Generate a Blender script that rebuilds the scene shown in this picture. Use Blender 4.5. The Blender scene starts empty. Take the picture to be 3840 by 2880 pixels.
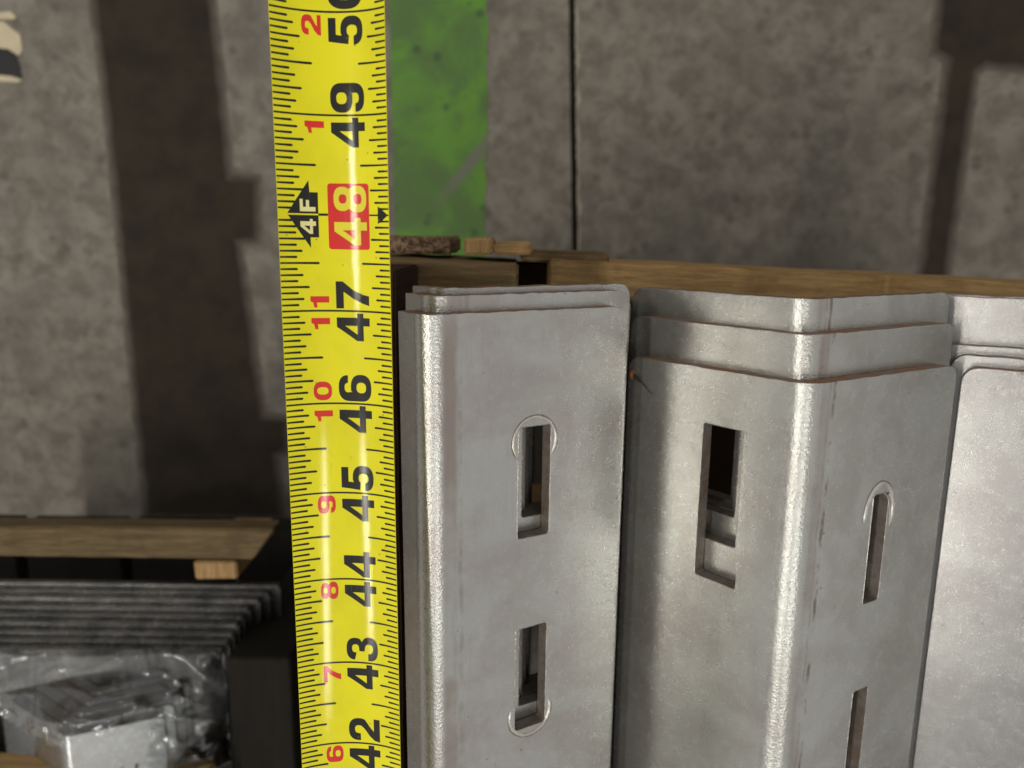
import bpy, bmesh, math, random
from mathutils import Vector, Matrix, noise
from mathutils.geometry import delaunay_2d_cdt
random.seed(7)
MM = 0.001
rad = math.radians
scene = bpy.context.scene
C = scene.collection

# ---------------------------------------------------------------- camera
cam = bpy.data.cameras.new('camera')
co = bpy.data.objects.new('camera', cam); C.objects.link(co); scene.camera = co
cam.lens = 27.04; cam.sensor_width = 36.0
cam.clip_start = 0.005; cam.clip_end = 60
co.matrix_world = (Matrix.Translation((0, 0, 212*MM)) @ Matrix.Rotation(rad(-11), 4, 'X') @ Matrix.Rotation(rad(0.7), 4, 'Z'))
cam.dof.use_dof = True; cam.dof.focus_distance = 0.222; cam.dof.aperture_fstop = 11.5

# ---------------------------------------------------------------- light (indoor hall: dim ambience + three ceiling luminaires)
w = bpy.data.worlds.new('World'); scene.world = w; w.use_nodes = True
bg = w.node_tree.nodes['Background']; bg.inputs[0].default_value = (1.0, 0.975, 0.93, 1); bg.inputs[1].default_value = 0.47

def area(name, loc, sx, sy, power, col, target=(0, -80, -60)):
    l = bpy.data.lights.new(name, 'AREA'); l.shape = 'RECTANGLE'; l.size = sx; l.size_y = sy
    l.energy = power; l.color = col
    o = bpy.data.objects.new(name, l); C.objects.link(o); o.location = Vector(loc)*MM
    d = (Vector(target) - Vector(loc)).normalized()
    z = -d; y = Vector((0, 1, 0)); x = y.cross(z).normalized(); y = z.cross(x)
    o.matrix_world = Matrix.Translation(o.location) @ Matrix((x, y, z)).transposed().to_4x4()
    return o
area('ceiling_lamp', (-1450, 250, 2100), 0.10, 0.60, 11.5, (1.0, 0.95, 0.86))
area('ceiling_lamp', (-1450, -900, 2100), 0.10, 0.70, 10.8, (1.0, 0.95, 0.86))
area('ceiling_lamp', (330, -850, 2150), 0.10, 0.75, 7.5, (1.0, 0.97, 0.90))
scene.view_settings.view_transform = 'Standard'
scene.view_settings.look = 'None'
scene.view_settings.exposure = 0.0
scene.view_settings.gamma = 1.0

# ---------------------------------------------------------------- helpers
def tag(o, label=None, cat=None, group=None, kind=None):
    if label: o['label'] = label
    if cat: o['category'] = cat
    if group: o['group'] = group
    if kind: o['kind'] = kind
    return o
def link(name, me, mats, parent=None, smooth=None):
    if not isinstance(mats, (list, tuple)): mats = [mats]
    for m in mats: me.materials.append(m)
    if smooth is not None:
        for p in me.polygons: p.use_smooth = True
        me.set_sharp_from_angle(angle=rad(smooth))
    o = bpy.data.objects.new(name, me); C.objects.link(o)
    if parent: o.parent = parent
    return o
def mesh(name, verts, faces):
    me = bpy.data.meshes.new(name); me.from_pydata([Vector(v)*MM for v in verts], [], faces); me.update(); return me
def empty(name, loc=(0, 0, 0), rz=0):
    o = bpy.data.objects.new(name, None); C.objects.link(o); o.location = Vector(loc)*MM; o.rotation_euler = (0, 0, rad(rz))
    o.empty_display_size = 0.02; return o

class NT:
    """tiny node-tree writer"""
    def __init__(s, name):
        s.m = bpy.data.materials.new(name); s.m.use_nodes = True; s.t = s.m.node_tree
        s.b = s.t.nodes['Principled BSDF']; s.out = s.t.nodes['Material Output']
    def n(s, kind, **kw):
        nd = s.t.nodes.new(kind)
        for k, v in kw.items():
            if k.startswith('i_'):
                key = k[2:]; key = int(key) if key.isdigit() else key.replace('_', ' ')
                s.put(nd.inputs[key], v)
            else: setattr(nd, k, v)
        return nd
    def put(s, sock, v):
        if isinstance(v, bpy.types.NodeSocket): s.t.links.new(v, sock)
        elif isinstance(v, bpy.types.Node): s.t.links.new(v.outputs[0], sock)
        else:
            if isinstance(v, (tuple, list)) and len(v) == 3 and len(sock.default_value) == 4: v = (*v, 1)
            sock.default_value = v
    def coord(s, out='Object', scale=(1000, 1000, 1000), rot=(0, 0, 0), loc=(0, 0, 0)):
        tc = s.n('ShaderNodeTexCoord'); mp = s.n('ShaderNodeMapping')
        s.put(mp.inputs['Vector'], tc.outputs[out]); mp.inputs['Scale'].default_value = scale
        mp.inputs['Rotation'].default_value = rot; mp.inputs['Location'].default_value = loc
        return mp.outputs[0]
    def noise(s, vec, scale, detail=4, rough=.55, dist=0):
        return s.n('ShaderNodeTexNoise', i_Vector=vec, i_Scale=scale, i_Detail=detail, i_Roughness=rough, i_Distortion=dist).outputs[0]
    def ramp(s, f, a, b, lo=0.0, hi=1.0):
        r = s.n('ShaderNodeMapRange', interpolation_type='SMOOTHSTEP'); s.put(r.inputs[0], f)
        for i, v in enumerate((a, b, lo, hi)): r.inputs[i+1].default_value = v
        return r.outputs[0]
    def mix(s, f, a, b, mode='MIX'):
        m = s.n('ShaderNodeMix', data_type='RGBA', blend_type=mode)
        s.put(m.inputs[0], f); s.put(m.inputs[6], a); s.put(m.inputs[7], b); return m.outputs[2]
    def math(s, op, a, b=0.0, c=None):
        m = s.n('ShaderNodeMath', operation=op); s.put(m.inputs[0], a); s.put(m.inputs[1], b)
        if c is not None: s.put(m.inputs[2], c)
        return m.outputs[0]
    def bump(s, h, strength, dist=0.0002, normal=None):
        b = s.n('ShaderNodeBump', i_Height=h, i_Strength=strength, i_Distance=dist)
        if normal is not None: s.put(b.inputs['Normal'], normal)
        return b.outputs[0]
    def set(s, **kw):
        for k, v in kw.items(): s.put(s.b.inputs[k.replace('_', ' ')], v)
        return s.m

# ---------------------------------------------------------------- materials
def steel_material(name, base, tint, streak=True):
    s = NT(name); v = s.coord('Object'); oi = s.n('ShaderNodeObjectInfo')
    off = s.n('ShaderNodeVectorMath', operation='ADD'); s.put(off.inputs[0], v)
    cmb = s.n('ShaderNodeCombineXYZ'); r = s.math('MULTIPLY', oi.outputs['Random'], 500.0)
    s.put(cmb.inputs[0], r); s.put(cmb.inputs[1], r); s.put(off.inputs[1], cmb.outputs[0]); v = off.outputs[0]
    cloud = s.noise(v, .045, 5, .6, .4); mott = s.noise(v, .35, 4, .6); fine = s.noise(v, 2.1, 3, .8)
    # drawing marks run along the length of the profile
    st = s.n('ShaderNodeMapping', i_Vector=v); st.inputs['Scale'].default_value = (1, .02, 1)
    lines = s.noise(st.outputs[0], 1.6, 4, .7)
    col = s.mix(s.ramp(cloud, .38, .66), base, tint)
    col = s.mix(s.math('MULTIPLY', s.ramp(mott, .45, .75), .35), col, tuple(c*1.12 for c in base))
    col = s.mix(s.math('MULTIPLY', s.ramp(lines, .52, .75), .22), col, tuple(c*.62 for c in tint))
    col = s.mix(s.math('MULTIPLY', s.ramp(fine, .56, .74), .22), col, tuple(c*1.35 for c in base))
    # small dark pits and pin-prick rust
    pit = s.ramp(s.n('ShaderNodeTexVoronoi', i_Vector=v, i_Scale=.11).outputs['Distance'], .028, .05, 1, 0)
    col = s.mix(s.math('MULTIPLY', pit, .75), col, (.11, .09, .075))
    if streak:
        uv = s.n('ShaderNodeUVMap'); sx = s.n('ShaderNodeSeparateXYZ', i_Vector=uv.outputs[0])
        u = s.math('MULTIPLY', sx.outputs[0], 1000.0)
        wob = s.math('MULTIPLY', s.math('SUBTRACT', s.noise(v, .12, 2), .5), 1.6)
        uu = s.math('ADD', u, wob)
        kk = .35 if streak == 2 else 1
        for u0, w_, colr, k, sc in ((9.6, .75, (.20, .17, .13), .8, .09), (7.7, .35, (.22, .2, .18), .45, .2), (-13.0, .5, (.62, .56, .55), .5, .16), (-24.5, 4.0, (.30, .29, .26), .3, .05), (6.2, 2.6, (.36, .29, .26), .75, .012)):
            d = s.math('ABSOLUTE', s.math('SUBTRACT', uu, u0))
            m_ = s.ramp(d, w_*.4, w_*1.3, 1, 0)
            m_ = s.math('MULTIPLY', m_, s.ramp(s.noise(v, sc, 4, .7), .42, .6))
            col = s.mix(s.math('MULTIPLY', m_, k*(kk if u0 in (9.6, 7.7) else 1)), col, colr)
        # hair scratches
        sm = s.n('ShaderNodeMapping', i_Vector=v); sm.inputs['Rotation'].default_value = (0, 0, .5); sm.inputs['Scale'].default_value = (.9, .06, .5)
        scr = s.ramp(s.n('ShaderNodeTexVoronoi', i_Vector=sm.outputs[0], i_Scale=.16).outputs['Distance'], .0, .03, 1, 0)
        col = s.mix(s.math('MULTIPLY', scr, .5), col, (.75, .73, .70))
    rough = s.math('ADD', s.ramp(mott, .3, .75, .20, .27), s.math('MULTIPLY', s.math('SUBTRACT', fine, .5), .22))
    if streak:                                              # zinc is stretched and grainy over the bend
        bend = s.ramp(s.math('ABSOLUTE', u), 3.6, 6.0, 1, 0)
        rough = s.math('ADD', rough, s.math('MULTIPLY', bend, .07))
        grain = s.noise(v, 1.25, 2, .6)
        gain = s.math('MULTIPLY', s.math('MULTIPLY', grain, bend), 3.2)
    else: gain = 0.0
    h = s.math('ADD', s.math('ADD', s.math('MULTIPLY', fine, 1.0), gain), s.math('MULTIPLY', s.noise(v, 1.3, 2), .22))
    bv = s.n('ShaderNodeBevel', samples=4); bv.inputs['Radius'].default_value = .0005
    nrm = s.bump(s.math('ADD', h, s.math('MULTIPLY', cloud, 1.0)), .42, .00013, bv.outputs[0])
    return s.set(Base_Color=col, Metallic=.85, Roughness=rough, Normal=nrm)
M_STEEL = steel_material('galvanized_steel', (.56, .565, .535), (.48, .465, .44))
M_STEEL_1 = steel_material('galvanized_steel_clean', (.555, .56, .535), (.49, .46, .44), 2)
M_STEEL_3 = steel_material('galvanized_steel_grey', (.40, .40, .39), (.34, .33, .325), 2)
M_STEEL_D = steel_material('galvanized_steel_dull', (.50, .51, .50), (.43, .43, .42), False)
def cut_edge():
    s = NT('sheared_edge'); v = s.coord()
    n1 = s.noise(v, .25, 5, .7); n2 = s.noise(v, 1.5, 3)
    col = s.mix(s.ramp(n1, .42, .62), (.24, .215, .195), (.19, .14, .105))
    col = s.mix(s.ramp(n2, .55, .75), col, (.10, .075, .06))
    return s.set(Base_Color=col, Metallic=.45, Roughness=.55, Normal=s.bump(n2, .5, .0002))
M_RIM = steel_material('burred_rim', (.72, .70, .66), (.60, .57, .53), False)
M_EDGE = cut_edge()
def rusty_end():
    s = NT('rusty_cut_end'); v = s.coord(); n1 = s.noise(v, .10, 4, .6); n2 = s.noise(v, 1.5, 3)
    col = s.mix(s.ramp(n1, .40, .60), (.24, .19, .16), (.30, .13, .05))
    col = s.mix(s.ramp(n2, .55, .75), col, (.09, .06, .045))
    return s.set(Base_Color=col, Metallic=.3, Roughness=.6, Normal=s.bump(n2, .5, .0002))
M_END = rusty_end()
def simple(name, col, rough, metal=0, noise_amt=.12, coat=0, nscale=.6):
    s = NT(name); v = s.coord(); n1 = s.noise(v, nscale, 4, .6)
    c = s.mix(s.ramp(n1, .35, .7), col, tuple(x*max(.3, 1-noise_amt*2.5) for x in col))
    s.b.inputs['Coat Weight'].default_value = coat; s.b.inputs['Coat Roughness'].default_value = .12
    return s.set(Base_Color=c, Metallic=metal, Roughness=rough)
def tape_paint(name, col, noise_amt=.05, coat=.65):
    s = NT(name); v = s.coord(); big = s.noise(v, .06, 3); fine = s.noise(v, 3.5, 3, .7); sc = s.noise(v, .5, 4, .7)
    sm = s.n('ShaderNodeMapping', i_Vector=v); sm.inputs['Scale'].default_value = (2.2, .06, 2.2)
    lng = s.noise(sm.outputs[0], .8, 4, .7)
    c = s.mix(s.ramp(big, .35, .7), col, tuple(x*(1-noise_amt*2.2) for x in col))
    c = s.mix(s.math('MULTIPLY', s.ramp(lng, .56, .74), .3), c, tuple(min(1, x*.7+.1) for x in col))
    spk = s.ramp(s.n('ShaderNodeTexVoronoi', i_Vector=v, i_Scale=.2).outputs['Distance'], .03, .08, 1, 0)
    c = s.mix(s.math('MULTIPLY', spk, .6), c, (.2, .16, .05))
    s.b.inputs['Coat Weight'].default_value = coat
    s.put(s.b.inputs['Coat Roughness'], s.ramp(sc, .3, .75, .03, .13))
    s.put(s.b.inputs['Coat Normal'], s.bump(s.math('ADD', fine, lng), .2, .00005))
    return s.set(Base_Color=c, Roughness=.45, Specular_IOR_Level=.18, Normal=s.bump(fine, .08, .00005))
M_YELLOW = tape_paint('tape_yellow', (.86, .79, .002))
M_YPRINT = tape_paint('tape_yellow_print', (.84, .74, .03))
M_BLACK = tape_paint('tape_black_ink', (.012, .012, .010), coat=.45)
M_RED = tape_paint('tape_red_ink', (.72, .025, .018), coat=.7)
M_CREAM = tape_paint('tape_cream_ink', (.85, .80, .35))
def wood_material(name, light, dark, axis=0, rough=.75, wet=0):
    s = NT(name); oi = s.n('ShaderNodeObjectInfo')
    v0 = s.coord(); add = s.n('ShaderNodeVectorMath', operation='ADD'); s.put(add.inputs[0], v0)
    cm = s.n('ShaderNodeCombineXYZ'); rr = s.math('MULTIPLY', oi.outputs['Random'], 900.0)
    for i in range(3): s.put(cm.inputs[i], rr)
    s.put(add.inputs[1], cm.outputs[0]); v0 = add.outputs[0]
    mp = s.n('ShaderNodeMapping', i_Vector=v0); sc = [.9, .9, .9]; sc[axis] = .05; mp.inputs['Scale'].default_value = sc
    g = s.noise(mp.outputs[0], .55, 6, .65, .8); g2 = s.noise(mp.outputs[0], 2.2, 4, .7); blot = s.noise(v0, .045, 4, .6); fib = s.noise(v0, .7, 4, .7)
    c = s.mix(s.ramp(g, .36, .64), light, dark)
    c = s.mix(s.math('MULTIPLY', s.ramp(g2, .5, .72), .55), c, tuple(x*.45 for x in dark))
    c = s.mix(s.math('MULTIPLY', s.ramp(blot, .5, .7), .5), c, tuple(x*.5 for x in dark))
    c = s.mix(s.math('MULTIPLY', s.ramp(fib, .58, .72), .35), c, tuple(min(1, x*1.35) for x in light))
    kn = s.n('ShaderNodeTexVoronoi', i_Vector=mp.outputs[0], i_Scale=.05); kd = s.math('MULTIPLY', s.ramp(kn.outputs['Distance'], .05, .16, 1, 0), .75)
    c = s.mix(kd, c, tuple(x*.4 for x in dark))
    h = s.math('ADD', g2, fib)
    return s.set(Base_Color=c, Roughness=rough, Specular_IOR_Level=.25, Normal=s.bump(h, .7, .0006))
M_WOOD = wood_material('pine_board_along', (.50, .32, .14), (.33, .20, .08), 0)
M_WOOD_G = wood_material('pine_board_grey', (.25, .17, .085), (.15, .10, .048), 0)
M_WOOD_S = wood_material('pine_board_shaded', (.19, .135, .065), (.11, .075, .036), 0)  # grey pine, dimmed so the shade lies in its colour
M_WOOD_Y = wood_material('pine_board_across', (.50, .33, .15), (.34, .20, .085), 1)
M_WOOD_D = wood_material('pine_board_dark', (.05, .022, .009), (.025, .012, .006), 2)  # darkness below the slots is put into this wood colour
M_WOOD_K = wood_material('board_in_shade', (.016, .012, .008), (.009, .007, .005), 1)  # shade inside the left crate painted as near-black wood
M_WOOD_E = wood_material('pine_bark_end', (.36, .24, .15), (.07, .035, .018), 2)
def concrete():
    s = NT('concrete'); v = s.coord()
    a = s.noise(v, .012, 5, .62, .6); b = s.noise(v, .055, 5, .65, .3); c_ = s.noise(v, .35, 4, .6); d = s.noise(v, 1.8, 3)
    col = s.mix(s.ramp(b, .36, .66), (.235, .21, .172), (.145, .126, .10))
    col = s.mix(s.math('MULTIPLY', s.ramp(a, .42, .66), .6), col, (.13, .117, .094))
    vo = s.n('ShaderNodeTexVoronoi', i_Vector=v, i_Scale=.035, feature='SMOOTH_F1'); vo.inputs['Randomness'].default_value = 1
    v2n = s.n('ShaderNodeTexVoronoi', i_Vector=s.n('ShaderNodeVectorMath', operation='ADD', i_0=v, i_1=s.n('ShaderNodeTexNoise', i_Vector=v, i_Scale=.08, i_Detail=3).outputs[1]).outputs[0], i_Scale=.065)
    spots = s.math('MULTIPLY', s.ramp(v2n.outputs['Distance'], .12, .38, 1, 0), s.ramp(s.noise(v, .03, 3), .42, .58))
    col = s.mix(s.math('MULTIPLY', spots, .6), col, (.085, .073, .057))
    grit = s.ramp(s.noise(v, .8, 3, .75), .60, .72)
    col = s.mix(s.math('MULTIPLY', grit, .35), col, (.30, .28, .245))
    sp = s.math('MULTIPLY', s.ramp(vo.outputs['Distance'], .1, .42, 1, 0), s.ramp(s.noise(v, .02, 3), .45, .6))
    col = s.mix(s.math('MULTIPLY', sp, .45), col, (.105, .09, .075))
    col = s.mix(s.math('MULTIPLY', s.ramp(c_, .55, .75), .4), col, (.27, .25, .215))
    return s.set(Base_Color=col, Roughness=s.ramp(b, .3, .7, .45, .7), Specular_IOR_Level=.4, Normal=s.bump(s.math('ADD', s.math('MULTIPLY', b, 2.0), d), .35, .0008))
M_FLOOR = concrete()
def green_paint():
    s = NT('green_floor_paint'); v = s.coord()
    a = s.noise(v, .02, 5, .6, .5); b = s.noise(v, .12, 5, .7); sep = s.n('ShaderNodeSeparateXYZ', i_Vector=v)
    col = s.mix(s.ramp(a, .38, .62), (.105, .27, .018), (.075, .155, .03))
    # tyre scuff running diagonally, paint rubbed down to the slab
    t = s.math('ADD', s.math('MULTIPLY', s.math('SUBTRACT', sep.outputs[1], 66.0), .62), s.math('MULTIPLY', s.math('SUBTRACT', sep.outputs[0], -27.0), -.72))
    band = s.math('ABSOLUTE', s.math('ADD', t, s.math('MULTIPLY', s.math('SUBTRACT', b, .5), 9.0)))
    m_ = s.math('MULTIPLY', s.ramp(band, 2.0, 6.0, 1, 0), s.ramp(sep.outputs[0], -75.0, -38.0))
    col = s.mix(s.math('MULTIPLY', m_, .85), col, (.15, .145, .115))
    vo = s.n('ShaderNodeTexVoronoi', i_Vector=v, i_Scale=.055)
    col = s.mix(s.math('MULTIPLY', s.ramp(vo.outputs['Distance'], .10, .26, 1, 0), .75), col, (.035, .07, .02))
    col = s.mix(s.math('MULTIPLY', s.ramp(b, .6, .75), .5), col, (.13, .14, .09))
    return s.set(Base_Color=col, Roughness=.5, Normal=s.bump(b, .3, .0005))
M_GREEN = green_paint()
M_JOINT = simple('joint_dirt', (.05, .04, .028), .9, 0, .2)
M_CHIP = simple('joint_chipped_lip', (.42, .37, .29), .85, 0, .15)
M_CARD = simple('torn_paper', (.62, .53, .36), .8, 0, .05, nscale=.08)
M_INKBLK = simple('black_print', (.004, .004, .004), .6)
M_RUST = simple('rust', (.42, .14, .03), .8, 0, .2, nscale=1.5)
M_HAIR = simple('dark_fibre', (.05, .035, .025), .7)
def film():
    s = NT('clear_stretch_film'); v = s.coord()
    n1 = s.noise(v, .10, 5, .65, 1.0); n2 = s.noise(v, .5, 3)
    s.t.nodes.remove(s.b)
    gl = s.n('ShaderNodeBsdfGlossy', i_Roughness=.09, i_Color=(.95, .97, 1, 1)); tr = s.n('ShaderNodeBsdfTransparent', i_Color=(.90, .92, .92, 1))
    df = s.n('ShaderNodeBsdfDiffuse', i_Color=(.34, .35, .35, 1))
    nb = s.bump(s.math('ADD', n1, s.math('MULTIPLY', n2, .25)), 1.0, .0004); s.put(gl.inputs['Normal'], nb)
    fr = s.n('ShaderNodeFresnel', i_IOR=1.45); s.put(fr.inputs['Normal'], nb)
    m1 = s.n('ShaderNodeMixShader'); s.put(m1.inputs[0], s.ramp(n1, .5, .75, .0, .4)); s.put(m1.inputs[1], tr); s.put(m1.inputs[2], df)
    m2 = s.n('ShaderNodeMixShader'); s.put(m2.inputs[0], s.math('MULTIPLY', fr, 3.0)); s.put(m2.inputs[1], m1); s.put(m2.inputs[2], gl)
    s.put(s.out.inputs[0], m2.outputs[0]); return s.m
M_FILM = film()

# ---------------------------------------------------------------- 2D region triangulation with holes
def inside(pt, loop):
    x, y = pt; c = False; j = len(loop)-1
    for i in range(len(loop)):
        xi, yi = loop[i]; xj, yj = loop[j]
        if (yi > y) != (yj > y) and x < (xj-xi)*(y-yi)/(yj-yi)+xi: c = not c
        j = i
    return c
def triangulate(outer, holes, lines):
    """region = outer minus holes (even-odd); lines = extra constraint segments"""
    vs, es = [], []
    for lp in [outer]+holes:
        b = len(vs); vs += [Vector(p) for p in lp]; es += [(b+i, b+(i+1) % len(lp)) for i in range(len(lp))]
    for a, b_ in lines:
        b = len(vs); vs += [Vector(a), Vector(b_)]; es.append((b, b+1))
    v2, e2, f2, *_ = delaunay_2d_cdt(vs, es, [], 0, 1e-5)
    keep = []
    for f in f2:
        c = (sum(v2[i][0] for i in f)/len(f), sum(v2[i][1] for i in f)/len(f))
        if inside(c, outer) and not any(inside(c, h) for h in holes):
            a, b_, d = (v2[i] for i in f[:3])
            if (b_[0]-a[0])*(d[1]-a[1])-(b_[1]-a[1])*(d[0]-a[0]) < 0: f = list(f)[::-1]
            keep.append(list(f))
    return [(v[0], v[1]) for v in v2], keep
def rrect(x0, x1, y0, y1, r, n=4, radii=None, skew=0):
    rs = radii or (r, r, r, r); pts = []
    for (cx, cy, a0, rr) in ((x1, y1, 0, rs[0]), (x0, y1, 90, rs[1]), (x0, y0, 180, rs[2]), (x1, y0, 270, rs[3])):
        sx = 1 if cx == x1 else -1; sy = 1 if cy == y1 else -1
        for k in range(n+1):
            a = rad(a0+90*k/n); pts.append((cx-sx*rr+rr*math.cos(a), cy-sy*rr+rr*math.sin(a)))
    return pts

# ---------------------------------------------------------------- slotted steel angles
T = 4.7; RB = 6.6
class Profile:
    def __init__(s, x, z, aL, aR):
        s.aL, s.aR = rad(aL), rad(aR); s.tau = s.aL+s.aR; s.m = (s.aR-s.aL)/2
        s.x, s.z = x, z; s.a = RB*s.tau/2; s.tan = RB*math.tan(s.tau/2)
        s.k = RB/math.cos(s.tau/2)
    def u(s, side, d): return side*(d-s.tan+s.a)            # d: distance from the virtual apex along a leg
    def n(s, u):
        al = s.m+max(-s.a, min(s.a, u))/RB; return math.sin(al), math.cos(al)
    def at(s, u, y, depth=0):
        cx = s.x-s.k*math.sin(s.m); cz = s.z-s.k*math.cos(s.m)
        nx, nz = s.n(u); px, pz = cx+RB*nx, cz+RB*nz
        if u > s.a: px += (u-s.a)*math.cos(s.aR); pz -= (u-s.a)*math.sin(s.aR)
        elif u < -s.a: px -= (-u-s.a)*math.cos(s.aL); pz -= (-u-s.a)*math.sin(s.aL)
        return (px-depth*nx, y, pz-depth*nz)
    def nested(s, k, gap=.35):
        g = (T+gap)*k                                       # shift so both legs drop by g along their normals
        n1 = (math.sin(s.aR), math.cos(s.aR)); n2 = (-math.sin(s.aL), math.cos(s.aL))
        det = n1[0]*n2[1]-n1[1]*n2[0]
        dx = (-g*n2[1]+g*n1[1])/det; dz = (n1[0]*-g+n2[0]*g)/det
        q = Profile(s.x+dx, s.z+dz, math.degrees(s.aL), math.degrees(s.aR)); return q

def steel_angle(pr, lenL, lenR, y1, slots, y0=-420, mat=None, endm=None, taper=0, rc=(4, 4), name='steel_angle', jag=.12, seed=0, skew=0):
    rnd = random.Random(seed)
    uL, uR = pr.u(-1, lenL), pr.u(1, lenR)
    outer = [(uL+taper, y0), (uR, y0)]
    n = 5; r = rc[1]
    outer += [(uR-r+r*math.cos(rad(90*k/n)), y1+skew-r+r*math.sin(rad(90*k/n))) for k in range(n+1)]
    m = 44; xs = [uR-rc[1]+(uL+rc[0]-uR+rc[1])*k/m for k in range(1, m)]
    outer += [(x, y1+skew*(x-uL)/(uR-uL)+rnd.uniform(-jag, jag)) for x in xs]
    r = rc[0]
    outer += [(uL+r+r*math.cos(rad(90+90*k/n)), y1-r+r*math.sin(rad(90+90*k/n))) for k in range(n+1)]
    holes = []
    for (side, d0, d1, ya, yb) in slots:
        ua, ub = sorted((pr.u(side, d0), pr.u(side, d1)))
        lp = rrect(ua, ub, ya, yb, 1.0)
        # slightly wavy punched edges
        holes.append([(x+rnd.uniform(-.03, .03), y+rnd.uniform(-.04, .04)) for x, y in lp])
    lines = [((pr.a*(-1+2*k/14), y0), (pr.a*(-1+2*k/14), y1-.6)) for k in range(15)]
    v2, fs = triangulate(outer, holes, lines)
    used = sorted({i for f in fs for i in f}); mp = {o: i for i, o in enumerate(used)}
    pts = [v2[i] for i in used]; fs = [[mp[i] for i in f] for f in fs]; N = len(pts)
    verts = [pr.at(u, y) for u, y in pts]+[pr.at(u, y, T) for u, y in pts]
    faces = [f for f in fs]+[[i+N for i in reversed(f)] for f in fs]; nb = len(faces)
    cnt = {}
    for f in fs:
        for i in range(len(f)):
            e = (f[i], f[(i+1) % len(f)]); cnt[e] = 1
    for (a, b) in list(cnt):
        if (b, a) not in cnt: faces.append([b, a, a+N, b+N])
    me = mesh(name, verts, faces)
    uvl = me.uv_layers.new(name='UVMap')
    allp = pts+pts
    for p in me.polygons:
        if p.index >= nb: p.material_index = 2 if p.normal.y > .6 and p.center.y > (y1-1.5)*MM else 1
        for li in p.loop_indices:
            u, y = allp[me.loops[li].vertex_index]; uvl.data[li].uv = (u*MM, y*MM)
    return link(name, me, [mat or M_STEEL, M_EDGE, endm or M_END], smooth=22)

def punch_mark(pr, side, d, yc, r, a0, a1, parent, w=.28, ry=None, mat=None):
    """raised arc left by the round punch, lying on the leg"""
    n = 48; ring = 6; ry = ry or r; verts = []; faces = []
    for i in range(n+1):
        a = rad(a0+(a1-a0)*i/n); ends = min(1, min(i, n-i)/4+.15)
        jr = 1+random.uniform(-.012, .012)
        for k in range(ring):
            b = 2*math.pi*k/ring; rr = w*ends
            uu = d+(r*jr+rr*math.cos(b))*math.cos(a)*1.0; yy = yc+(ry*jr+rr*math.cos(b))*math.sin(a)
            verts.append(pr.at(pr.u(side, uu), yy, -rr*.75*math.sin(b)))
    for i in range(n):
        for k in range(ring): faces.append([i*ring+k, i*ring+(k+1) % ring, (i+1)*ring+(k+1) % ring, (i+1)*ring+k])
    o = link('punch_mark', mesh('punch_mark', verts, faces), mat or M_RIM, parent, smooth=60)
    if mat is None: punch_mark(pr, side, d, yc, r+w*.9+.12, a0+4, a1-4, parent, w=.20, ry=ry+w*.9+.12, mat=M_EDGE)
    return o

def slot_rim(pr, slot, parent):
    """thin bright burr round a punched slot"""
    side, d0, d1, ya, yb = slot; ua, ub = sorted((pr.u(side, d0), pr.u(side, d1)))
    lp = rrect(ua-.05, ub+.05, ya-.05, yb+.05, 1.05, n=5); dense = []
    for k in range(len(lp)):
        a, b = Vector(lp[k]), Vector(lp[(k+1) % len(lp)]); m = max(1, int((b-a).length/1.2))
        dense += [a.lerp(b, q/m) for q in range(m)]
    n = len(dense); ring = 5; verts, faces = [], []; cu, cy = (ua+ub)/2, (ya+yb)/2
    for i, p in enumerate(dense):
        t = (dense[(i+1) % n]-dense[i-1]).normalized(); o = Vector((t.y, -t.x)); w = .13+.09*noise.noise(Vector((p.x*.9, p.y*.7, ya)))+.05*random.random()
        for k in range(ring):
            b = 2*math.pi*k/ring; q = p+o*(w*math.cos(b)+.06*noise.noise(Vector((p.x*.5, p.y*.5, 3)))); verts.append(pr.at(q.x, q.y, -w*.8*math.sin(b)))
    for i in range(n):
        for k in range(ring): faces.append([i*ring+k, i*ring+(k+1) % ring, ((i+1) % n)*ring+(k+1) % ring, ((i+1) % n)*ring+k])
    return link('slot_rim', mesh('slot_rim', verts, faces), M_RIM, parent, smooth=60)
GROUP = 'slotted steel angles nested in stacks'
# left stack (next to the tape)
p1 = Profile(-23.8, 2.0, 52, 30)
s1 = [(1, 30.0, 41.6, -93.0, -57.2), (1, 30.0, 41.6, -159.5, -123.5), (1, 30.0, 41.6, -214, -178), (1, 30.0, 41.6, -280, -244)]
lab1 = ['uppermost galvanized steel angle of the left stack, beside the yellow tape', 'second steel angle down in the left stack, its short end showing above the uppermost one', 'third steel angle down in the left stack, a thin dark edge above the second', 'fourth steel angle down in the left stack, almost hidden under the third', 'lowest steel angle of the left stack, dark behind the slots']
ends1 = [(-22.0, 0), (-17.3, 4.7), (-15.6, 6.4), (-21, 1), (-21, 1)]
for k, (ye, dy) in enumerate(ends1):
    pr = p1.nested(k)
    sl = [(a, b, c, d+dy*(1 if k < 2 else .8), e+dy*(1 if k < 2 else .8)) for (a, b, c, d, e) in s1]
    o = steel_angle(pr, 15.2, 69.5, ye, sl, taper=4.0 if k == 0 else .5, rc=(.4, 4), mat=M_STEEL_1, seed=k, jag=.15)
    tag(o, lab1[k], 'steel angle', GROUP)
    if k < 2:
        for q in sl[:2]: slot_rim(pr, q, o)
    if k == 0:
        punch_mark(pr, 1, 35.8, -62.0, 7.6, -38, 222, o, w=.5)
        punch_mark(pr, 1, 35.8, -154.5, 7.7, -205, 25, o, w=.6)
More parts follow.
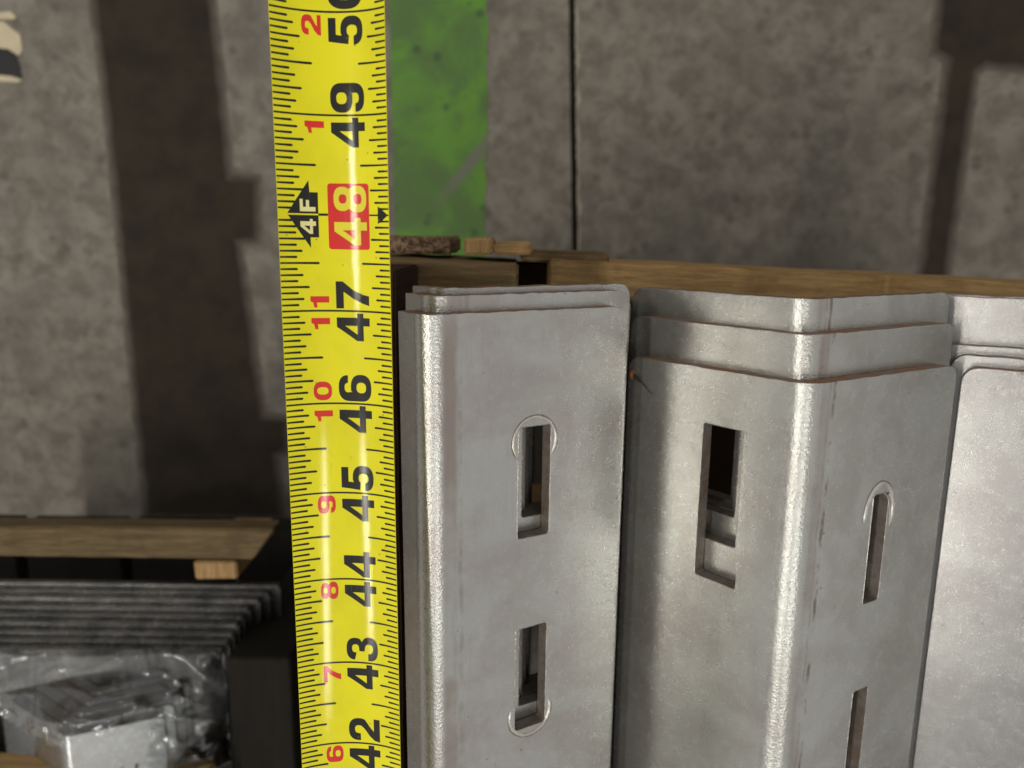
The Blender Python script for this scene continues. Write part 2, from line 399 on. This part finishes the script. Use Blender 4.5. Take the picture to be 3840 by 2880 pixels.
# middle stack
p2 = Profile(83.0, 2.2, 49.5, 30.5)
s2 = [(-1, 19.0, 34.6, -108.5, -57.5), (-1, 19.0, 34.6, -290, -240), (1, 34.0, 41.8, -114.3, -77.8), (1, 34.0, 41.8, -181, -145), (1, 34.0, 41.8, -246, -211)]
lab2 = ['uppermost steel angle of the middle stack, two kinds of slots and a bright ridge', 'second steel angle of the middle stack, showing as a V band above the uppermost', 'third steel angle of the middle stack, the topmost V band in front of the wood', 'fourth steel angle of the middle stack, hidden below the top V band', 'lowest steel angle of the middle stack, seen only through the slots']
ends2 = [(-40.2, 0), (-27.2, 12.3), (-17.6, 21), (-22.0, 21.5), (-22.0, 22.5)]
for k, (ye, dy) in enumerate(ends2):
    pr = p2.nested(k)
    sl = [(a, b, c, d+dy*.9, e+dy*.9) for (a, b, c, d, e) in s2]
    o = steel_angle(pr, 66.0, 71.0, ye, sl, rc=(4.5, 4.0), seed=20+k, skew=.4)
    tag(o, lab2[k], 'steel angle', GROUP)
    if k < 3:
        for q in (sl[0], sl[2], sl[3]): slot_rim(pr, q, o)
    if k == 0:
        punch_mark(pr, 1, 37.4, -85.0, 7.0, -20, 190, o, w=.75, ry=10.5)
        punch_mark(pr, 1, 37.4, -88.0, 6.2, -10, 80, o, w=.2, ry=10.5)
# right stack, cut by the picture edge
p3 = Profile(218.5, -7.0, 29, 42)
s3 = [(-1, 26, 34, -133, -97), (-1, 26, 34, -232, -196), (1, 26, 34, -110, -75)]
lab3 = ['uppermost steel angle of the right stack, cut by the right picture edge', 'second steel angle of the right stack, a thin rim right above the uppermost', 'third steel angle of the right stack, a thin rim under the long pale end', 'fourth steel angle of the right stack, its long pale end reaching the wood', 'lowest steel angle of the right stack, behind the long pale end']
ends3 = [(-42.0, 0), (-38.6, 3), (-35.8, 6), (-19.5, 22), (-19.2, 22)]
for k, (ye, dy) in enumerate(ends3):
    pr = p3.nested(k)
    sl = [(a, b, c, d+dy, e+dy) for (a, b, c, d, e) in s3]
    o = steel_angle(pr, 76.0, 70.0, ye, [] if k == 0 else sl, rc=(5.0 if k < 3 else 2.5, 4.0), mat=M_STEEL_3, seed=40+k)
    tag(o, lab3[k], 'steel angle', GROUP)

# rust crumb and fibre stuck to the corner of the middle stack
r = empty('rust_flake', p2.at(p2.u(-1, 64.5), -46.5)); tag(r, 'small orange rust flake with dark fibres at the corner of the middle stack', 'rust flake')
bm = bmesh.new(); bmesh.ops.create_icosphere(bm, subdivisions=2, radius=1)
for v in bm.verts:
    q = 1+.5*noise.noise(v.co*2.1); v.co = Vector((v.co.x*1.0*q, v.co.y*1.7*q, v.co.z*.7*q))*MM
me = bpy.data.meshes.new('flake'); bm.to_mesh(me); bm.free(); link('flake', me, M_RUST, r, smooth=80)
def tube(name, pts, rr, mat, parent=None, ring=6):
    verts, faces = [], []
    for i, p in enumerate(pts):
        p = Vector(p); t = (Vector(pts[min(i+1, len(pts)-1)])-Vector(pts[max(i-1, 0)])).normalized()
        a = t.cross(Vector((0, 0, 1))); a = a.normalized() if a.length > 1e-6 else Vector((1, 0, 0)); b = t.cross(a)
        e = rr*(1 if 0 < i < len(pts)-1 else .3)
        for k in range(ring): verts.append(p+a*e*math.cos(2*math.pi*k/ring)+b*e*math.sin(2*math.pi*k/ring))
    for i in range(len(pts)-1):
        for k in range(ring): faces.append([i*ring+k, i*ring+(k+1) % ring, (i+1)*ring+(k+1) % ring, (i+1)*ring+k])
    return link(name, mesh(name, verts, faces), mat, parent, smooth=80)
for (ddx, ddy, wv) in ((6.2, -5.0, .4), (4.6, -2.6, .8), (3.2, -2.8, -.5)):
    base = Vector(p2.at(p2.u(-1, 64.5), -46.5)); pts = []
    for i in range(9):
        t = i/8; q = Vector(p2.at(p2.u(-1, 64.5-ddx*t/.65), -46.5+ddy*t+wv*math.sin(t*5), -.25-.25*math.sin(t*3))); pts.append(q-base)
    tube('fibre', pts, .13, M_HAIR, r)

# ---------------------------------------------------------------- tape measure blade
def tape_at(s, u, lift=0.0):
    """s: inches from the hook; u: mm across (arc length, + towards picture right)"""
    i = 50-s
    x = -47.2+.21*i; y = 55.2-25.33*i; z = 1.7+1.09*i
    if i > 11: z -= .35*(i-11)**1.5
    h = max(2.6, 5.6-.30*max(-1.5, i)); half = 14.35
    Rr = (half*half+h*h)/(2*h); al = u/Rr
    nx, nz = -math.sin(al), math.cos(al)
    ty = .043
    px = x+Rr*math.sin(al)+nx*lift; pz = z-.5+Rr*(1-math.cos(al))+nz*lift
    return (px, y+ty*lift-.004*u, pz)
def arc_half(s):
    i = 50-s; h = max(2.6, 5.6-.30*max(-1.5, i)); half = 14.35; Rr = (half*half+h*h)/(2*h); return Rr*math.asin(half/Rr)
tape = empty('tape_measure', tape_at(46, 0)); tag(tape, 'yellow steel tape measure blade with black inch numbers and red foot numbers', 'tape measure')
TB = Vector(tape_at(46, 0))
def tmesh(name, verts, faces, mat, smooth=40):
    return link(name, mesh(name, [Vector(v)-TB for v in verts], faces), mat, tape, smooth=smooth)
verts, faces = [], []; NU = 28; S0, S1, NS = 32.5, 54.5, 140
for j in range(NS+1):
    s = S0+(S1-S0)*j/NS; hw = arc_half(s)
    for k in range(NU+1): verts.append(tape_at(s, hw*(-1+2*k/NU)))
off = len(verts)
for j in range(NS+1):
    s = S0+(S1-S0)*j/NS; hw = arc_half(s)
    for k in range(NU+1): verts.append(tape_at(s, hw*(-1+2*k/NU), -.16))
W = NU+1
for j in range(NS):
    for k in range(NU):
        a = j*W+k; faces.append([a, a+1, a+W+1, a+W]); faces.append([off+a, off+a+W, off+a+W+1, off+a+1])
    a = j*W; faces.append([a, a+W, off+a+W, off+a]); a = j*W+NU; faces.append([a, off+a, off+a+W, a+W])
tmesh('blade', verts, faces, M_YELLOW)

def print_shape(name, outer, holes, mat, lift=.03):
    """outline in (u mm, s inch) -> thin ink layer following the cup of the blade"""
    K = 25.4
    o2 = [(u, s*K) for u, s in outer]; h2 = [[(u, s*K) for u, s in h] for h in holes]
    u0 = min(p[0] for p in o2); u1 = max(p[0] for p in o2); y0 = min(p[1] for p in o2)-1; y1 = max(p[1] for p in o2)+1
    lines = []; x = math.ceil(u0/.7)*.7
    while x < u1: lines.append(((x, y0), (x, y1))); x += .7
    v2, fs = triangulate(o2, h2, lines)
    used = sorted({i for f in fs for i in f}); mp = {a: b for b, a in enumerate(used)}
    return [tape_at(v2[i][1]/K, v2[i][0], lift) for i in used], [[mp[i] for i in f] for f in fs]
def add_print(name, regions, mat, lift=.03):
    V, F = [], []
    for (o, h) in regions:
        v, f = print_shape(name, o, h, mat, lift); b = len(V); V += v; F += [[i+b for i in q] for q in f]
    return tmesh(name, V, F, mat)

# digit outlines in a unit box (x right, y up), heavy grotesque
def arc(cx, cy, rx, ry, a0, a1, n=14): return [(cx+rx*math.cos(rad(a0+(a1-a0)*k/n)), cy+ry*math.sin(rad(a0+(a1-a0)*k/n))) for k in range(n+1)]
def ell(cx, cy, rx, ry, n=28, p=2.5):
    out = []
    for k in range(n):
        a = 2*math.pi*k/n; c, s_ = math.cos(a), math.sin(a)
        out.append((cx+rx*math.copysign(abs(c)**(2/p), c), cy+ry*math.copysign(abs(s_)**(2/p), s_)))
    return out
def sarc(cx, cy, rx, ry, a0, a1, n=16, p=2.5):
    out = []
    for k in range(n+1):
        a = rad(a0+(a1-a0)*k/n); c, s_ = math.cos(a), math.sin(a)
        out.append((cx+rx*math.copysign(abs(c)**(2/p), c), cy+ry*math.copysign(abs(s_)**(2/p), s_)))
    return out
W_ = .86
D = {}
D['0'] = ([ell(.43, .5, .43, .5)], [ell(.43, .5, .17, .31)])
D['1'] = ([[(.30, 0), (.58, 0), (.58, 1), (.36, 1), (.30, .86), (.08, .80), (.08, .63), (.30, .66)]], [])
D['2'] = ([[(.02, 0), (.84, 0), (.84, .20), (.38, .20), (.50, .30)]+sarc(.44, .68, .40, .32, -32, 90, 10)+sarc(.44, .68, .41, .32, 90, 186, 9)[1:]+[(.28, .63)]+sarc(.44, .68, .15, .13, 170, 90, 5)+sarc(.44, .68, .14, .13, 80, -40, 6)+[(.46, .50), (.20, .33), (.05, .17)]], [])
D['3'] = ([sarc(.42, .28, .42, .28, 188, 360, 14)+sarc(.42, .28, .42, .26, 0, 38, 4)[1:]+[(.66, .52)]+sarc(.42, .73, .38, .27, -30, 90, 8)+sarc(.42, .73, .40, .27, 90, 178, 9)[1:]+[(.28, .69)]+sarc(.43, .72, .15, .11, 165, 90, 5)+sarc(.43, .72, .14, .11, 75, -70, 7)+[(.33, .60), (.33, .44)]+sarc(.42, .29, .17, .13, 80, -90, 8)+sarc(.42, .29, .17, .12, -100, -175, 5)+[(.25, .32), (0, .32)]], [])
D['4'] = ([[(.48, 0), (.74, 0), (.74, .20), (.88, .20), (.88, .39), (.74, .39), (.74, 1), (.44, 1), (0, .41), (0, .20), (.48, .20)]], [[(.48, .39), (.20, .39), (.48, .76)]])
D['5'] = ([[(.10, 1), (.78, 1), (.78, .79), (.30, .79), (.28, .63)]+sarc(.42, .33, .42, .33, 95, 0, 8)+sarc(.42, .33, .42, .33, 0, -180, 16)[1:]+[(.0, .28), (.26, .28)]+sarc(.42, .33, .16, .16, 200, 270, 5)+sarc(.42, .33, .16, .16, 285, 360, 5)+sarc(.42, .33, .16, .15, 10, 150, 8)+[(.03, .44)]], [])
SIX = sarc(.43, .33, .43, .33, -180, 0, 16)+sarc(.43, .33, .43, .31, 0, 100, 8)[1:]+[(.30, .59)]+sarc(.44, .71, .16, .12, 170, 75, 6)+sarc(.44, .71, .15, .12, 60, 5, 4)+[(.83, .72)]+sarc(.43, .70, .41, .30, 12, 90, 7)+sarc(.43, .66, .43, .34, 92, 176, 9)
D['6'] = ([SIX], [ell(.44, .32, .17, .15, 20)])
D['9'] = ([[(.86-x, 1-y) for x, y in SIX]], [ell(.42, .68, .17, .15, 20)])
D['7'] = ([[(.10, 0), (.40, 0), (.44, .2), (.58, .50), (.84, .80), (.84, 1), (0, 1), (0, .78), (.52, .78), (.30, .48), (.16, .2)]], [])
EIGHT = sarc(.43, .285, .43, .285, 145, 395, 22)+sarc(.43, .74, .39, .26, -40, 220, 22)
D['8'] = ([EIGHT], [ell(.43, .285, .17, .13, 20), ell(.43, .735, .15, .115, 20)])
D['F'] = ([[(.0, 0), (.26, 0), (.26, .40), (.66, .40), (.66, .60), (.26, .60), (.26, .80), (.72, .80), (.72, 1), (0, 1)]], [])
# the lettering reads up the blade: glyph right -> +s, glyph up -> -u
def glyph(ch, ub, s0, hgt, wid):
    """ub: u of the baseline, s0: inch position of the glyph's left side, hgt in mm, wid (inch)"""
    f = lambda p: (ub-p[1]*hgt, s0+p[0]/W_*wid)
    outs, hs = D[ch]
    return [([f(p) for p in o][::-1], [[f(p) for p in h] for h in hs]) for o in outs]
for n in range(34, 53):
    if n == 48: continue
    tens, ones = str(n)
    add_print('inch_number', glyph(tens, 8.25, n-.318, 9.3, .288)+glyph(ones, 8.25, n+.026, 9.3, .292), M_BLACK)['label'] = 'black inch number %d' % n
# the 48 in its red box
add_print('red_box', [(rrect(-1.9, 9.0, 47.66, 48.335, .5) if False else [(u, s_/25.4) for u, s_ in rrect(-2.5, 8.9, 47.645*25.4, 48.32*25.4, .8)], [])], M_RED)
add_print('inch_number', glyph('4', 8.15, 47.69, 9.1, .275)+glyph('8', 8.15, 48.028, 9.1, .272), M_YPRINT, .06)['label'] = 'yellow inch number 48 on a red box'
for n, txt in ((42, '6'), (43, '7'), (44, '8'), (45, '9'), (46, '10'), (47, '11'), (49, '1'), (50, '2'), (41, '5'), (40, '4'), (39, '3'), (38, '2'), (37, '1'), (51, '3')):
    if len(txt) == 1: g = glyph(txt, -2.85, n-(.235 if txt != '1' else .20), 4.9, .205)
    else: g = glyph(txt[0], -2.85, n-.215 if txt[0] == '1' else n-.25, 4.9, .205)+glyph(txt[1], -2.9, n+(.035 if txt[1] == '0' else .015), 4.9, .205)
    add_print('foot_number', g, M_RED)['label'] = 'red number %s' % txt
# foot arrow with 4F
add_print('foot_arrow', [([(-13.0, 48.0), (-7.15, 47.655), (-7.2, 47.765), (-5.0, 47.765), (-5.0, 47.992), (-13.0, 47.992)][::-1], []), ([(-13.0, 48.008), (-5.0, 48.008), (-5.0, 48.225), (-7.1, 48.225), (-7.3, 48.345)][::-1], [])], M_BLACK)
add_print('foot_mark', glyph('4', -5.7, 47.80, 4.0, .15)+glyph('F', -5.7, 48.03, 4.0, .15), M_CREAM, .06)['label'] = 'cream lettering 4F'
add_print('centre_arrow', [([(9.7+1.9, 47.91), (14.6, 47.985), (14.6, 48.015), (11.7, 48.09)], [])], M_BLACK)
# graduations
regs = []
def bar(u0, u1, s, th, endcap=0):
    hw = th/25.4/2
    if endcap: # taper with a rounded inner end
        e = [(u1+endcap*th*.35, s+hw*.6), (u1+endcap*th*.5, s), (u1+endcap*th*.35, s-hw*.6)]
        pts = [(u0, s-hw*.7), (u1, s-hw)]+e[::-1]+[(u1, s+hw), (u0, s+hw*.7)]
        if u1 < u0: pts = pts[::-1]
    else: pts = [(u0, s-hw), (u1, s-hw), (u1, s+hw), (u0, s+hw)]
    return (pts, [])
for k in range(34*16, 53*16):
    s = k/16; q = k % 16; hw = arc_half(s)-.05
    if q == 0:
        if k//16 == 48: regs += [bar(-5.0, -2.55, s, .62), bar(8.95, hw, s, .42)]
        else: regs.append(bar(-hw, hw, s, .5))
        continue
    L = 10.0 if q == 8 else 7.2 if q % 4 == 0 else 5.7 if q % 2 == 0 else 4.3
    Rl = 8.7 if q == 8 else 5.9 if q % 4 == 0 else 4.6 if q % 2 == 0 else 3.3
    if abs(s-48) < .30:                                     # the arrow interrupts the left scale
        edge = -13.0+abs(s-48)/.345*5.85-.15; L = min(L, hw+edge)
    if L > .5: regs.append(bar(-hw, -hw+L, s, .64, 1))
    regs.append(bar(hw, hw-Rl, s, .58, -1))
add_print('graduation', regs, M_BLACK)['label'] = 'black sixteenth-inch graduation lines'

# ---------------------------------------------------------------- boxes of wood
def board(name, x0, x1, y0, y1, z0, z1, mat, parent=None, rz=0, seed=0, rough=.5, cutR=0, bev=.8):
    """sawn board: bevelled box with uneven edges; cutR skews its right end"""
    rnd = random.Random(seed); cx, cy, cz = (x0+x1)/2, (y0+y1)/2, (z0+z1)/2
    bm = bmesh.new(); bmesh.ops.create_cube(bm, size=1)
    for v in bm.verts: v.co = Vector((v.co.x*(x1-x0), v.co.y*(y1-y0), v.co.z*(z1-z0)))
    L = max(x1-x0, y1-y0, z1-z0); ax = [x1-x0, y1-y0, z1-z0].index(L)
    es = [e for e in bm.edges if abs((e.verts[0].co-e.verts[1].co)[ax]) > L*.9]
    bmesh.ops.subdivide_edges(bm, edges=es, cuts=max(6, int(L/9)), use_grid_fill=True)
    bmesh.ops.bevel(bm, geom=[e for e in bm.edges if len(e.link_faces) == 2 and e.calc_face_angle(0) > .5], offset=bev, segments=2, affect='EDGES')
    for v in bm.verts:
        p = v.co*.06+Vector((seed*3.1, 0, 0)); v.co += Vector((noise.noise(p), noise.noise(p+Vector((9, 0, 0))), noise.noise(p+Vector((0, 9, 0)))))*rough
        p = v.co*.4+Vector((seed*7.7, 0, 0)); v.co += Vector((noise.noise(p), noise.noise(p+Vector((9, 0, 0))), noise.noise(p+Vector((0, 9, 0)))))*rough*.5
        if cutR and v.co.x > (x1-x0)/2-18: v.co.x += cutR*(v.co.y/(y1-y0)+.5)
    for v in bm.verts: v.co *= MM
    me = bpy.data.meshes.new(name); bm.to_mesh(me); bm.free()
    o = link(name, me, mat, parent, smooth=35); o.location = Vector((cx, cy, cz))*MM-(parent.location if parent else Vector()); o.rotation_euler = (0, 0, rad(rz))
    return o
crate = empty('wooden_crate', (60, -20, -300)); tag(crate, 'rough pine crate whose end board runs behind the three steel stacks', 'crate')
b = board('end_board', 14, 330, -26, -12, -150, -92, M_WOOD, crate, rz=-2.2, seed=3, rough=.5)
b.location.y -= 3.2*MM
b = board('end_board', -62, 2, -23.5, -9.8, -150, -91, M_WOOD_G, crate, rz=-2.0, seed=4, rough=.5); b['label'] = 'greyer end board half behind the tape'
board('backing_strip', 3, 38, -11.0, -6.5, -148, -97, M_WOOD_G, crate, rz=-1.2, seed=5)
board('shade_block', 1, 15, -25, -12, -150, -112, M_WOOD_D, crate, seed=55)  # dark filler standing in for a shadow across the end board
board('slat', -50, -24.5, -8.0, -1.2, -150, -95, M_WOOD_E, crate, seed=6, rough=.8)['label'] = 'dark splintered slat end'
board('slat', -19.5, -8.4, -8, -1.6, -150, -92, M_WOOD_Y, crate, seed=7)['label'] = 'pale clean slat end'
board('slat', -7.6, 7.5, -8, -3.0, -150, -92, M_WOOD, crate, seed=8)
board('shade_side_board', -52, -37.4, -400, -12, -190, -33, M_WOOD_D, crate, seed=9)
for i, yy in enumerate((-128, -250, -390)):
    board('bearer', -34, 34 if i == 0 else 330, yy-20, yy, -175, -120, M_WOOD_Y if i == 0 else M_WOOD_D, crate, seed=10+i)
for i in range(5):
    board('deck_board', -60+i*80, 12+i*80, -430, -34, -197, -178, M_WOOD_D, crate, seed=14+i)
for i, xx in enumerate((-40, 130, 290)):
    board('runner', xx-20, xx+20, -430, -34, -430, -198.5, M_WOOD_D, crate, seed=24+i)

# ---------------------------------------------------------------- floor
FZ = -430
def floor():
    gx0, gx1 = -2.6, 2.6
    fl = empty('floor', (0, 0, FZ)); tag(fl, kind='structure')
    # the saw cut follows a line that leans a little in the picture; slabs either side of it
    def jx(y, side, seed):
        base = 43+(-y+179)*.04
        return base+side*2.6+(noise.noise(Vector((y*.05, seed, 0)))*.8+noise.noise(Vector((y*.25, seed, 5)))*.9)*(1 if side > 0 else .35)
    ys = [-2500+i*100 for i in range(22)]+[-300+i*3 for i in range(200)]+[300+i*100 for i in range(23)]
    for side, X in ((-1, -3000), (1, 3000)):
        verts, faces = [], []
        for y in ys:
            x = jx(y, side, side); verts += [(X, y, 0), (x, y, 0), (x, y, -9), (X, y, -9)]
        for i in range(len(ys)-1):
            for k in range(3):
                a = i*4+k; f = [a, a+1, a+5, a+4]; faces.append(f if side > 0 else f[::-1])
        me = mesh('slab', verts, faces); o = link('slab', me, M_FLOOR, fl)
    me = mesh('joint_filler', [(-3000, -3000, -8), (3000, -3000, -8), (3000, 3000, -8), (-3000, 3000, -8)], [[0, 1, 2, 3]])
    link('joint_filler', me, M_JOINT, fl)
    # chipped pale lip right of the joint
    verts, faces = [], []
    yy = [-120+i*2.5 for i in range(140)]
    for y in yy:
        x = jx(y, 1, 1); w2 = max(.25, 1.5+2.2*noise.noise(Vector((y*.07, 3, 3)))); verts += [(x-.5, y, -1.6), (x+.15, y, .35), (x+w2, y, .3)]
    for i in range(len(yy)-1):
        for k in range(2):
            a = i*3+k; faces.append([a, a+1, a+4, a+3])
    link('joint_lip', mesh('joint_lip', verts, faces), M_CHIP, fl)
    # painted green line
    verts, faces = [], []
    yy = [-2500+i*100 for i in range(22)]+[-300+i*3 for i in range(200)]+[300+i*100 for i in range(23)]
    for y in yy:
        xr = -21.2-(2.2 if y < 68 else 0)*min(1, (68-y)/14)+.01*(0-y)+noise.noise(Vector((y*.06, 0, 7)))*2.2+noise.noise(Vector((y*.3, 0, 7)))*1.0
        verts += [(-97+.01*(0-y)+noise.noise(Vector((y*.06, 4, 7)))*.9, y, .0), (-97+.01*(0-y), y, .5), (xr, y, .5), (xr+.1, y, .0)]
    for i in range(len(yy)-1):
        for k in range(3):
            a = i*4+k; faces.append([a, a+1, a+5, a+4])
    me = mesh('painted_line', verts, faces); o = link('painted_line', me, M_GREEN, fl); o['label'] = 'worn green painted floor line'
    return fl
floor()
# torn label scrap on the floor at the left edge
def slab_poly(name, pts, z0, z1, mat, parent=None):
    n = len(pts); v = [(x, y, z1) for x, y in pts]+[(x, y, z0) for x, y in pts]
    f = [list(range(n))]+[list(range(2*n-1, n-1, -1))]+[[i, i+n, (i+1) % n+n, (i+1) % n] for i in range(n)]
    return link(name, mesh(name, v, f), mat, parent)
sc_ = empty('torn_label', (-400, 140, FZ)); tag(sc_, 'torn cream and black sticker scrap on the concrete at the left edge', 'sticker')
def sp(px, py): return ((px*.2090+0.0), (33.9-py*.2090))
slab_poly('paper', [sp(-90, 75), sp(3, 75), sp(30, 100), sp(58, 120), sp(60, 175), sp(45, 195), sp(8, 172), sp(-90, 160)][::-1], 0.2, .7, M_CARD, sc_)
slab_poly('black_patch', [sp(-90, 164), sp(5, 173), sp(34, 190), sp(45, 235), sp(48, 275), sp(20, 268), sp(-90, 255)][::-1], 0.2, .7, M_INKBLK, sc_)
slab_poly('paper', [sp(-90, 262), sp(10, 268), sp(46, 282), sp(30, 290), sp(-90, 284)][::-1], 0.2, .6, M_CARD, sc_)
slab_poly('paper', [sp(-90, 52), sp(30, 40), sp(50, 58), sp(40, 67), sp(-90, 68)][::-1], 0.2, .6, M_CARD, sc_)

# ---------------------------------------------------------------- shadow bands on the floor, painted as thin dark sheets
def shadow_strip(name, pts, mat, label):
    t = slab_poly(name, pts, FZ+.2, FZ+2.2, mat); tag(t, label, 'painted shadow'); return t
M_SHADOW = simple('shadow_core', (.033, .022, .012), .9, 0, .2, nscale=.03)  # near-black brown that stands for the core of the shadow
M_FR = [simple('shadow_fringe_%s' % n_, c_, .9, 0, .1, nscale=.1) for n_, c_ in (('pale', (.135, .118, .095)), ('grey', (.095, .08, .063)), ('dark', (.062, .05, .038)))]  # stepped tones imitating the soft edge of the shadow
def grow(pts, d):
    n = len(pts); out = []
    for k in range(n):
        a, b, c = (Vector(pts[(k+q) % n]) for q in (-1, 0, 1))
        e1 = (b-a).normalized(); e2 = (c-b).normalized()
        n1 = Vector((e1.y, -e1.x)); n2 = Vector((e2.y, -e2.x)); m = (n1+n2); m = m/max(.6, m.length**2/2)
        out.append(tuple(b+m*d))
    return out
def ragged(pts, amp):
    out = []; n = len(pts)
    for k in range(n):
        a, b = Vector(pts[k]), Vector(pts[(k+1) % n]); m = max(1, int((b-a).length/5))
        for q in range(m):
            p = a.lerp(b, q/m); out.append((p.x+amp*noise.noise(Vector((p.x*.08, p.y*.08, 1))), p.y+amp*noise.noise(Vector((p.x*.08, p.y*.08, 9)))))
    return out
def painted_shadow(pts, label):
    t = empty('painted_shadow', (pts[0][0], pts[0][1], FZ)); tag(t, label, 'painted shadow')
    for nm_, d, z, m in (('shadow_fringe', 7, .2, M_FR[0]), ('shadow_fringe', 4.2, .4, M_FR[1]), ('shadow_fringe', 1.8, .6, M_FR[2]), ('shadow_sheet', -.8, .8, M_SHADOW)):
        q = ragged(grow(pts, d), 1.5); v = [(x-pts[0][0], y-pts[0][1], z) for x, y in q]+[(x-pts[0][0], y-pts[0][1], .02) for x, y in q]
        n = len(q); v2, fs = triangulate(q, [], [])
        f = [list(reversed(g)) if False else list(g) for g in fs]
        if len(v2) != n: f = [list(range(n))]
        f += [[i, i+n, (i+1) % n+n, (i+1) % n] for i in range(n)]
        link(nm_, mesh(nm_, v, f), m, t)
painted_shadow([(-203, -245), (-206, -190), (-196, -183), (-194, -160), (-216, -158), (-219, -120), (-224.5, -52), (-229, -7), (-213, -5), (-211, 39), (-233, 41), (-236, 110), (-240, 190), (-241, 330), (-326, 330), (-325.5, 175), (-322, 90), (-320, -40), (-319, -130), (-317.5, -245)], 'painted shadow band on the concrete left of the tape, notched on its right side')
painted_shadow([(355, -60), (357, 40), (359, 130), (368, 138), (460, 128), (460, 330), (329, 330), (330, 146), (342, 140), (340, 40), (339, -60)], 'painted shadow band on the floor at the upper right, widening to the picture corner')

# ---------------------------------------------------------------- second crate, lower left
crate2 = empty('wooden_crate', (-250, -170, -420)); tag(crate2, 'wooden crate at lower left holding dark plates wrapped in film', 'crate')
board('end_board', -420, -137, -171.5, -154.5, -186, -172, M_WOOD_S, crate2, seed=31, rough=.5, cutR=12)
board('shade_side_board', -150.5, -117, -440, -224, -330, -163.5, M_WOOD_K, crate2, seed=32)  # black board added in place of the shade beside the plates
board('cleat', -170, -147, -184.5, -174.5, -240, -175, M_WOOD_Y, crate2, seed=33)
board('lid_board', -420, -238, -330, -268.5, -150, -132, M_WOOD, crate2, seed=34, rough=.9, rz=-4)
board('lid_board', -178, -158, -330, -282, -160, -142, M_WOOD, crate2, seed=35, rough=1.0)
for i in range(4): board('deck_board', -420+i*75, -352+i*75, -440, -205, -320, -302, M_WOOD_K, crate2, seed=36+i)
GP = 'flat steel plates stacked in the left crate'
M_PLATE = steel_material('grey_plate_steel', (.20, .195, .19), (.10, .10, .10), False)
M_PLATE_EDGE = simple('plate_edge', (.13, .125, .12), .5, .5, .2)
rights = [-135, -140, -144, -148, -149.5, -151, -152, -153, -154]
ordn = ['lowest', 'second from the bottom', 'third from the bottom', 'fourth from the bottom', 'middle', 'fourth from the top', 'third from the top', 'second from the top', 'topmost']
for i in range(9):
    z1 = -210+i*5.2; ye = -205.0-i*2.3-.5*math.sin(i*2.2)
    rnd = random.Random(i); n = 40
    pts = [(-440, -420), (rights[i], -420)]+[(rights[i], ye-2), (rights[i]-2, ye)]
    pts += [(rights[i]-2+(-438-rights[i])*k/n, ye+rnd.uniform(-.15, .15)) for k in range(1, n)]+[(-440, ye)]
    o = slab_poly('steel_plate', pts, z1-4.2, z1, M_PLATE); tag(o, 'dark grey steel plate, %s of the stack in the lower left crate' % ordn[i], 'steel plate', GP)
pL = Profile(-221, -131, 33, 24)
nm = ['lowest', 'second from the bottom', 'middle', 'second from the top', 'uppermost']
for k in range(5):
    pr = pL.nested(4-k, .4)
    o = steel_angle(pr, 150, 45+(4-k)*2, -249.5+(4-k)*2.4, [], y0=-420, mat=M_PLATE if k < 3 else M_STEEL_D if k < 4 else M_STEEL_D, endm=M_EDGE, seed=60+k, rc=(3, 3))
    tag(o, '%s wide steel angle nested under the clear film%s' % (nm[k], ', pale with a round mark' if k == 4 else ' at lower left'), 'steel angle', 'wide steel angles in the left crate')
    if k == 4: punch_mark(pr, 1, 27, -274, 3.3, -200, 20, o, w=.9, mat=M_PLATE)
# stretch film
verts, faces = [], []; nx, ny = 200, 130
for j in range(ny+1):
    for i in range(nx+1):
        x = -320+i/nx*166; y = -221-j/ny*70
        t = max(0, min(1, (-219-y)/22)); t = t*t*(3-2*t)
        top = -129-abs(x+221)*.5
        q = Vector((x*.022+y*.012, y*.075-x*.01, 0)); rid = lambda v: 1-abs(noise.noise(v))*2.2
        zz = -162+t*max(0, top+162+1)+2.0+noise.noise(q)*4.5+rid(q*1.5+Vector((3, 1, 0)))**3*2.6+rid(Vector((x*.05+y*.05, y*.02, 8)))**5*1.2
        if x > -163: zz -= (x+163)**2*.12
        verts.append((x, y, zz))
for j in range(ny):
    for i in range(nx):
        a = j*(nx+1)+i
        if verts[a][1] < -251+4*noise.noise(Vector((verts[a][0]*.08, 1, 1))) and verts[a][0] < -186+3*noise.noise(Vector((verts[a][1]*.1, 2, 1))): continue
        faces.append([a, a+nx+1, a+nx+2, a+1])
o = link('stretch_film', mesh('stretch_film', verts, faces), M_FILM, None, smooth=80); tag(o, 'crumpled clear stretch film over the steel at lower left', 'plastic film')
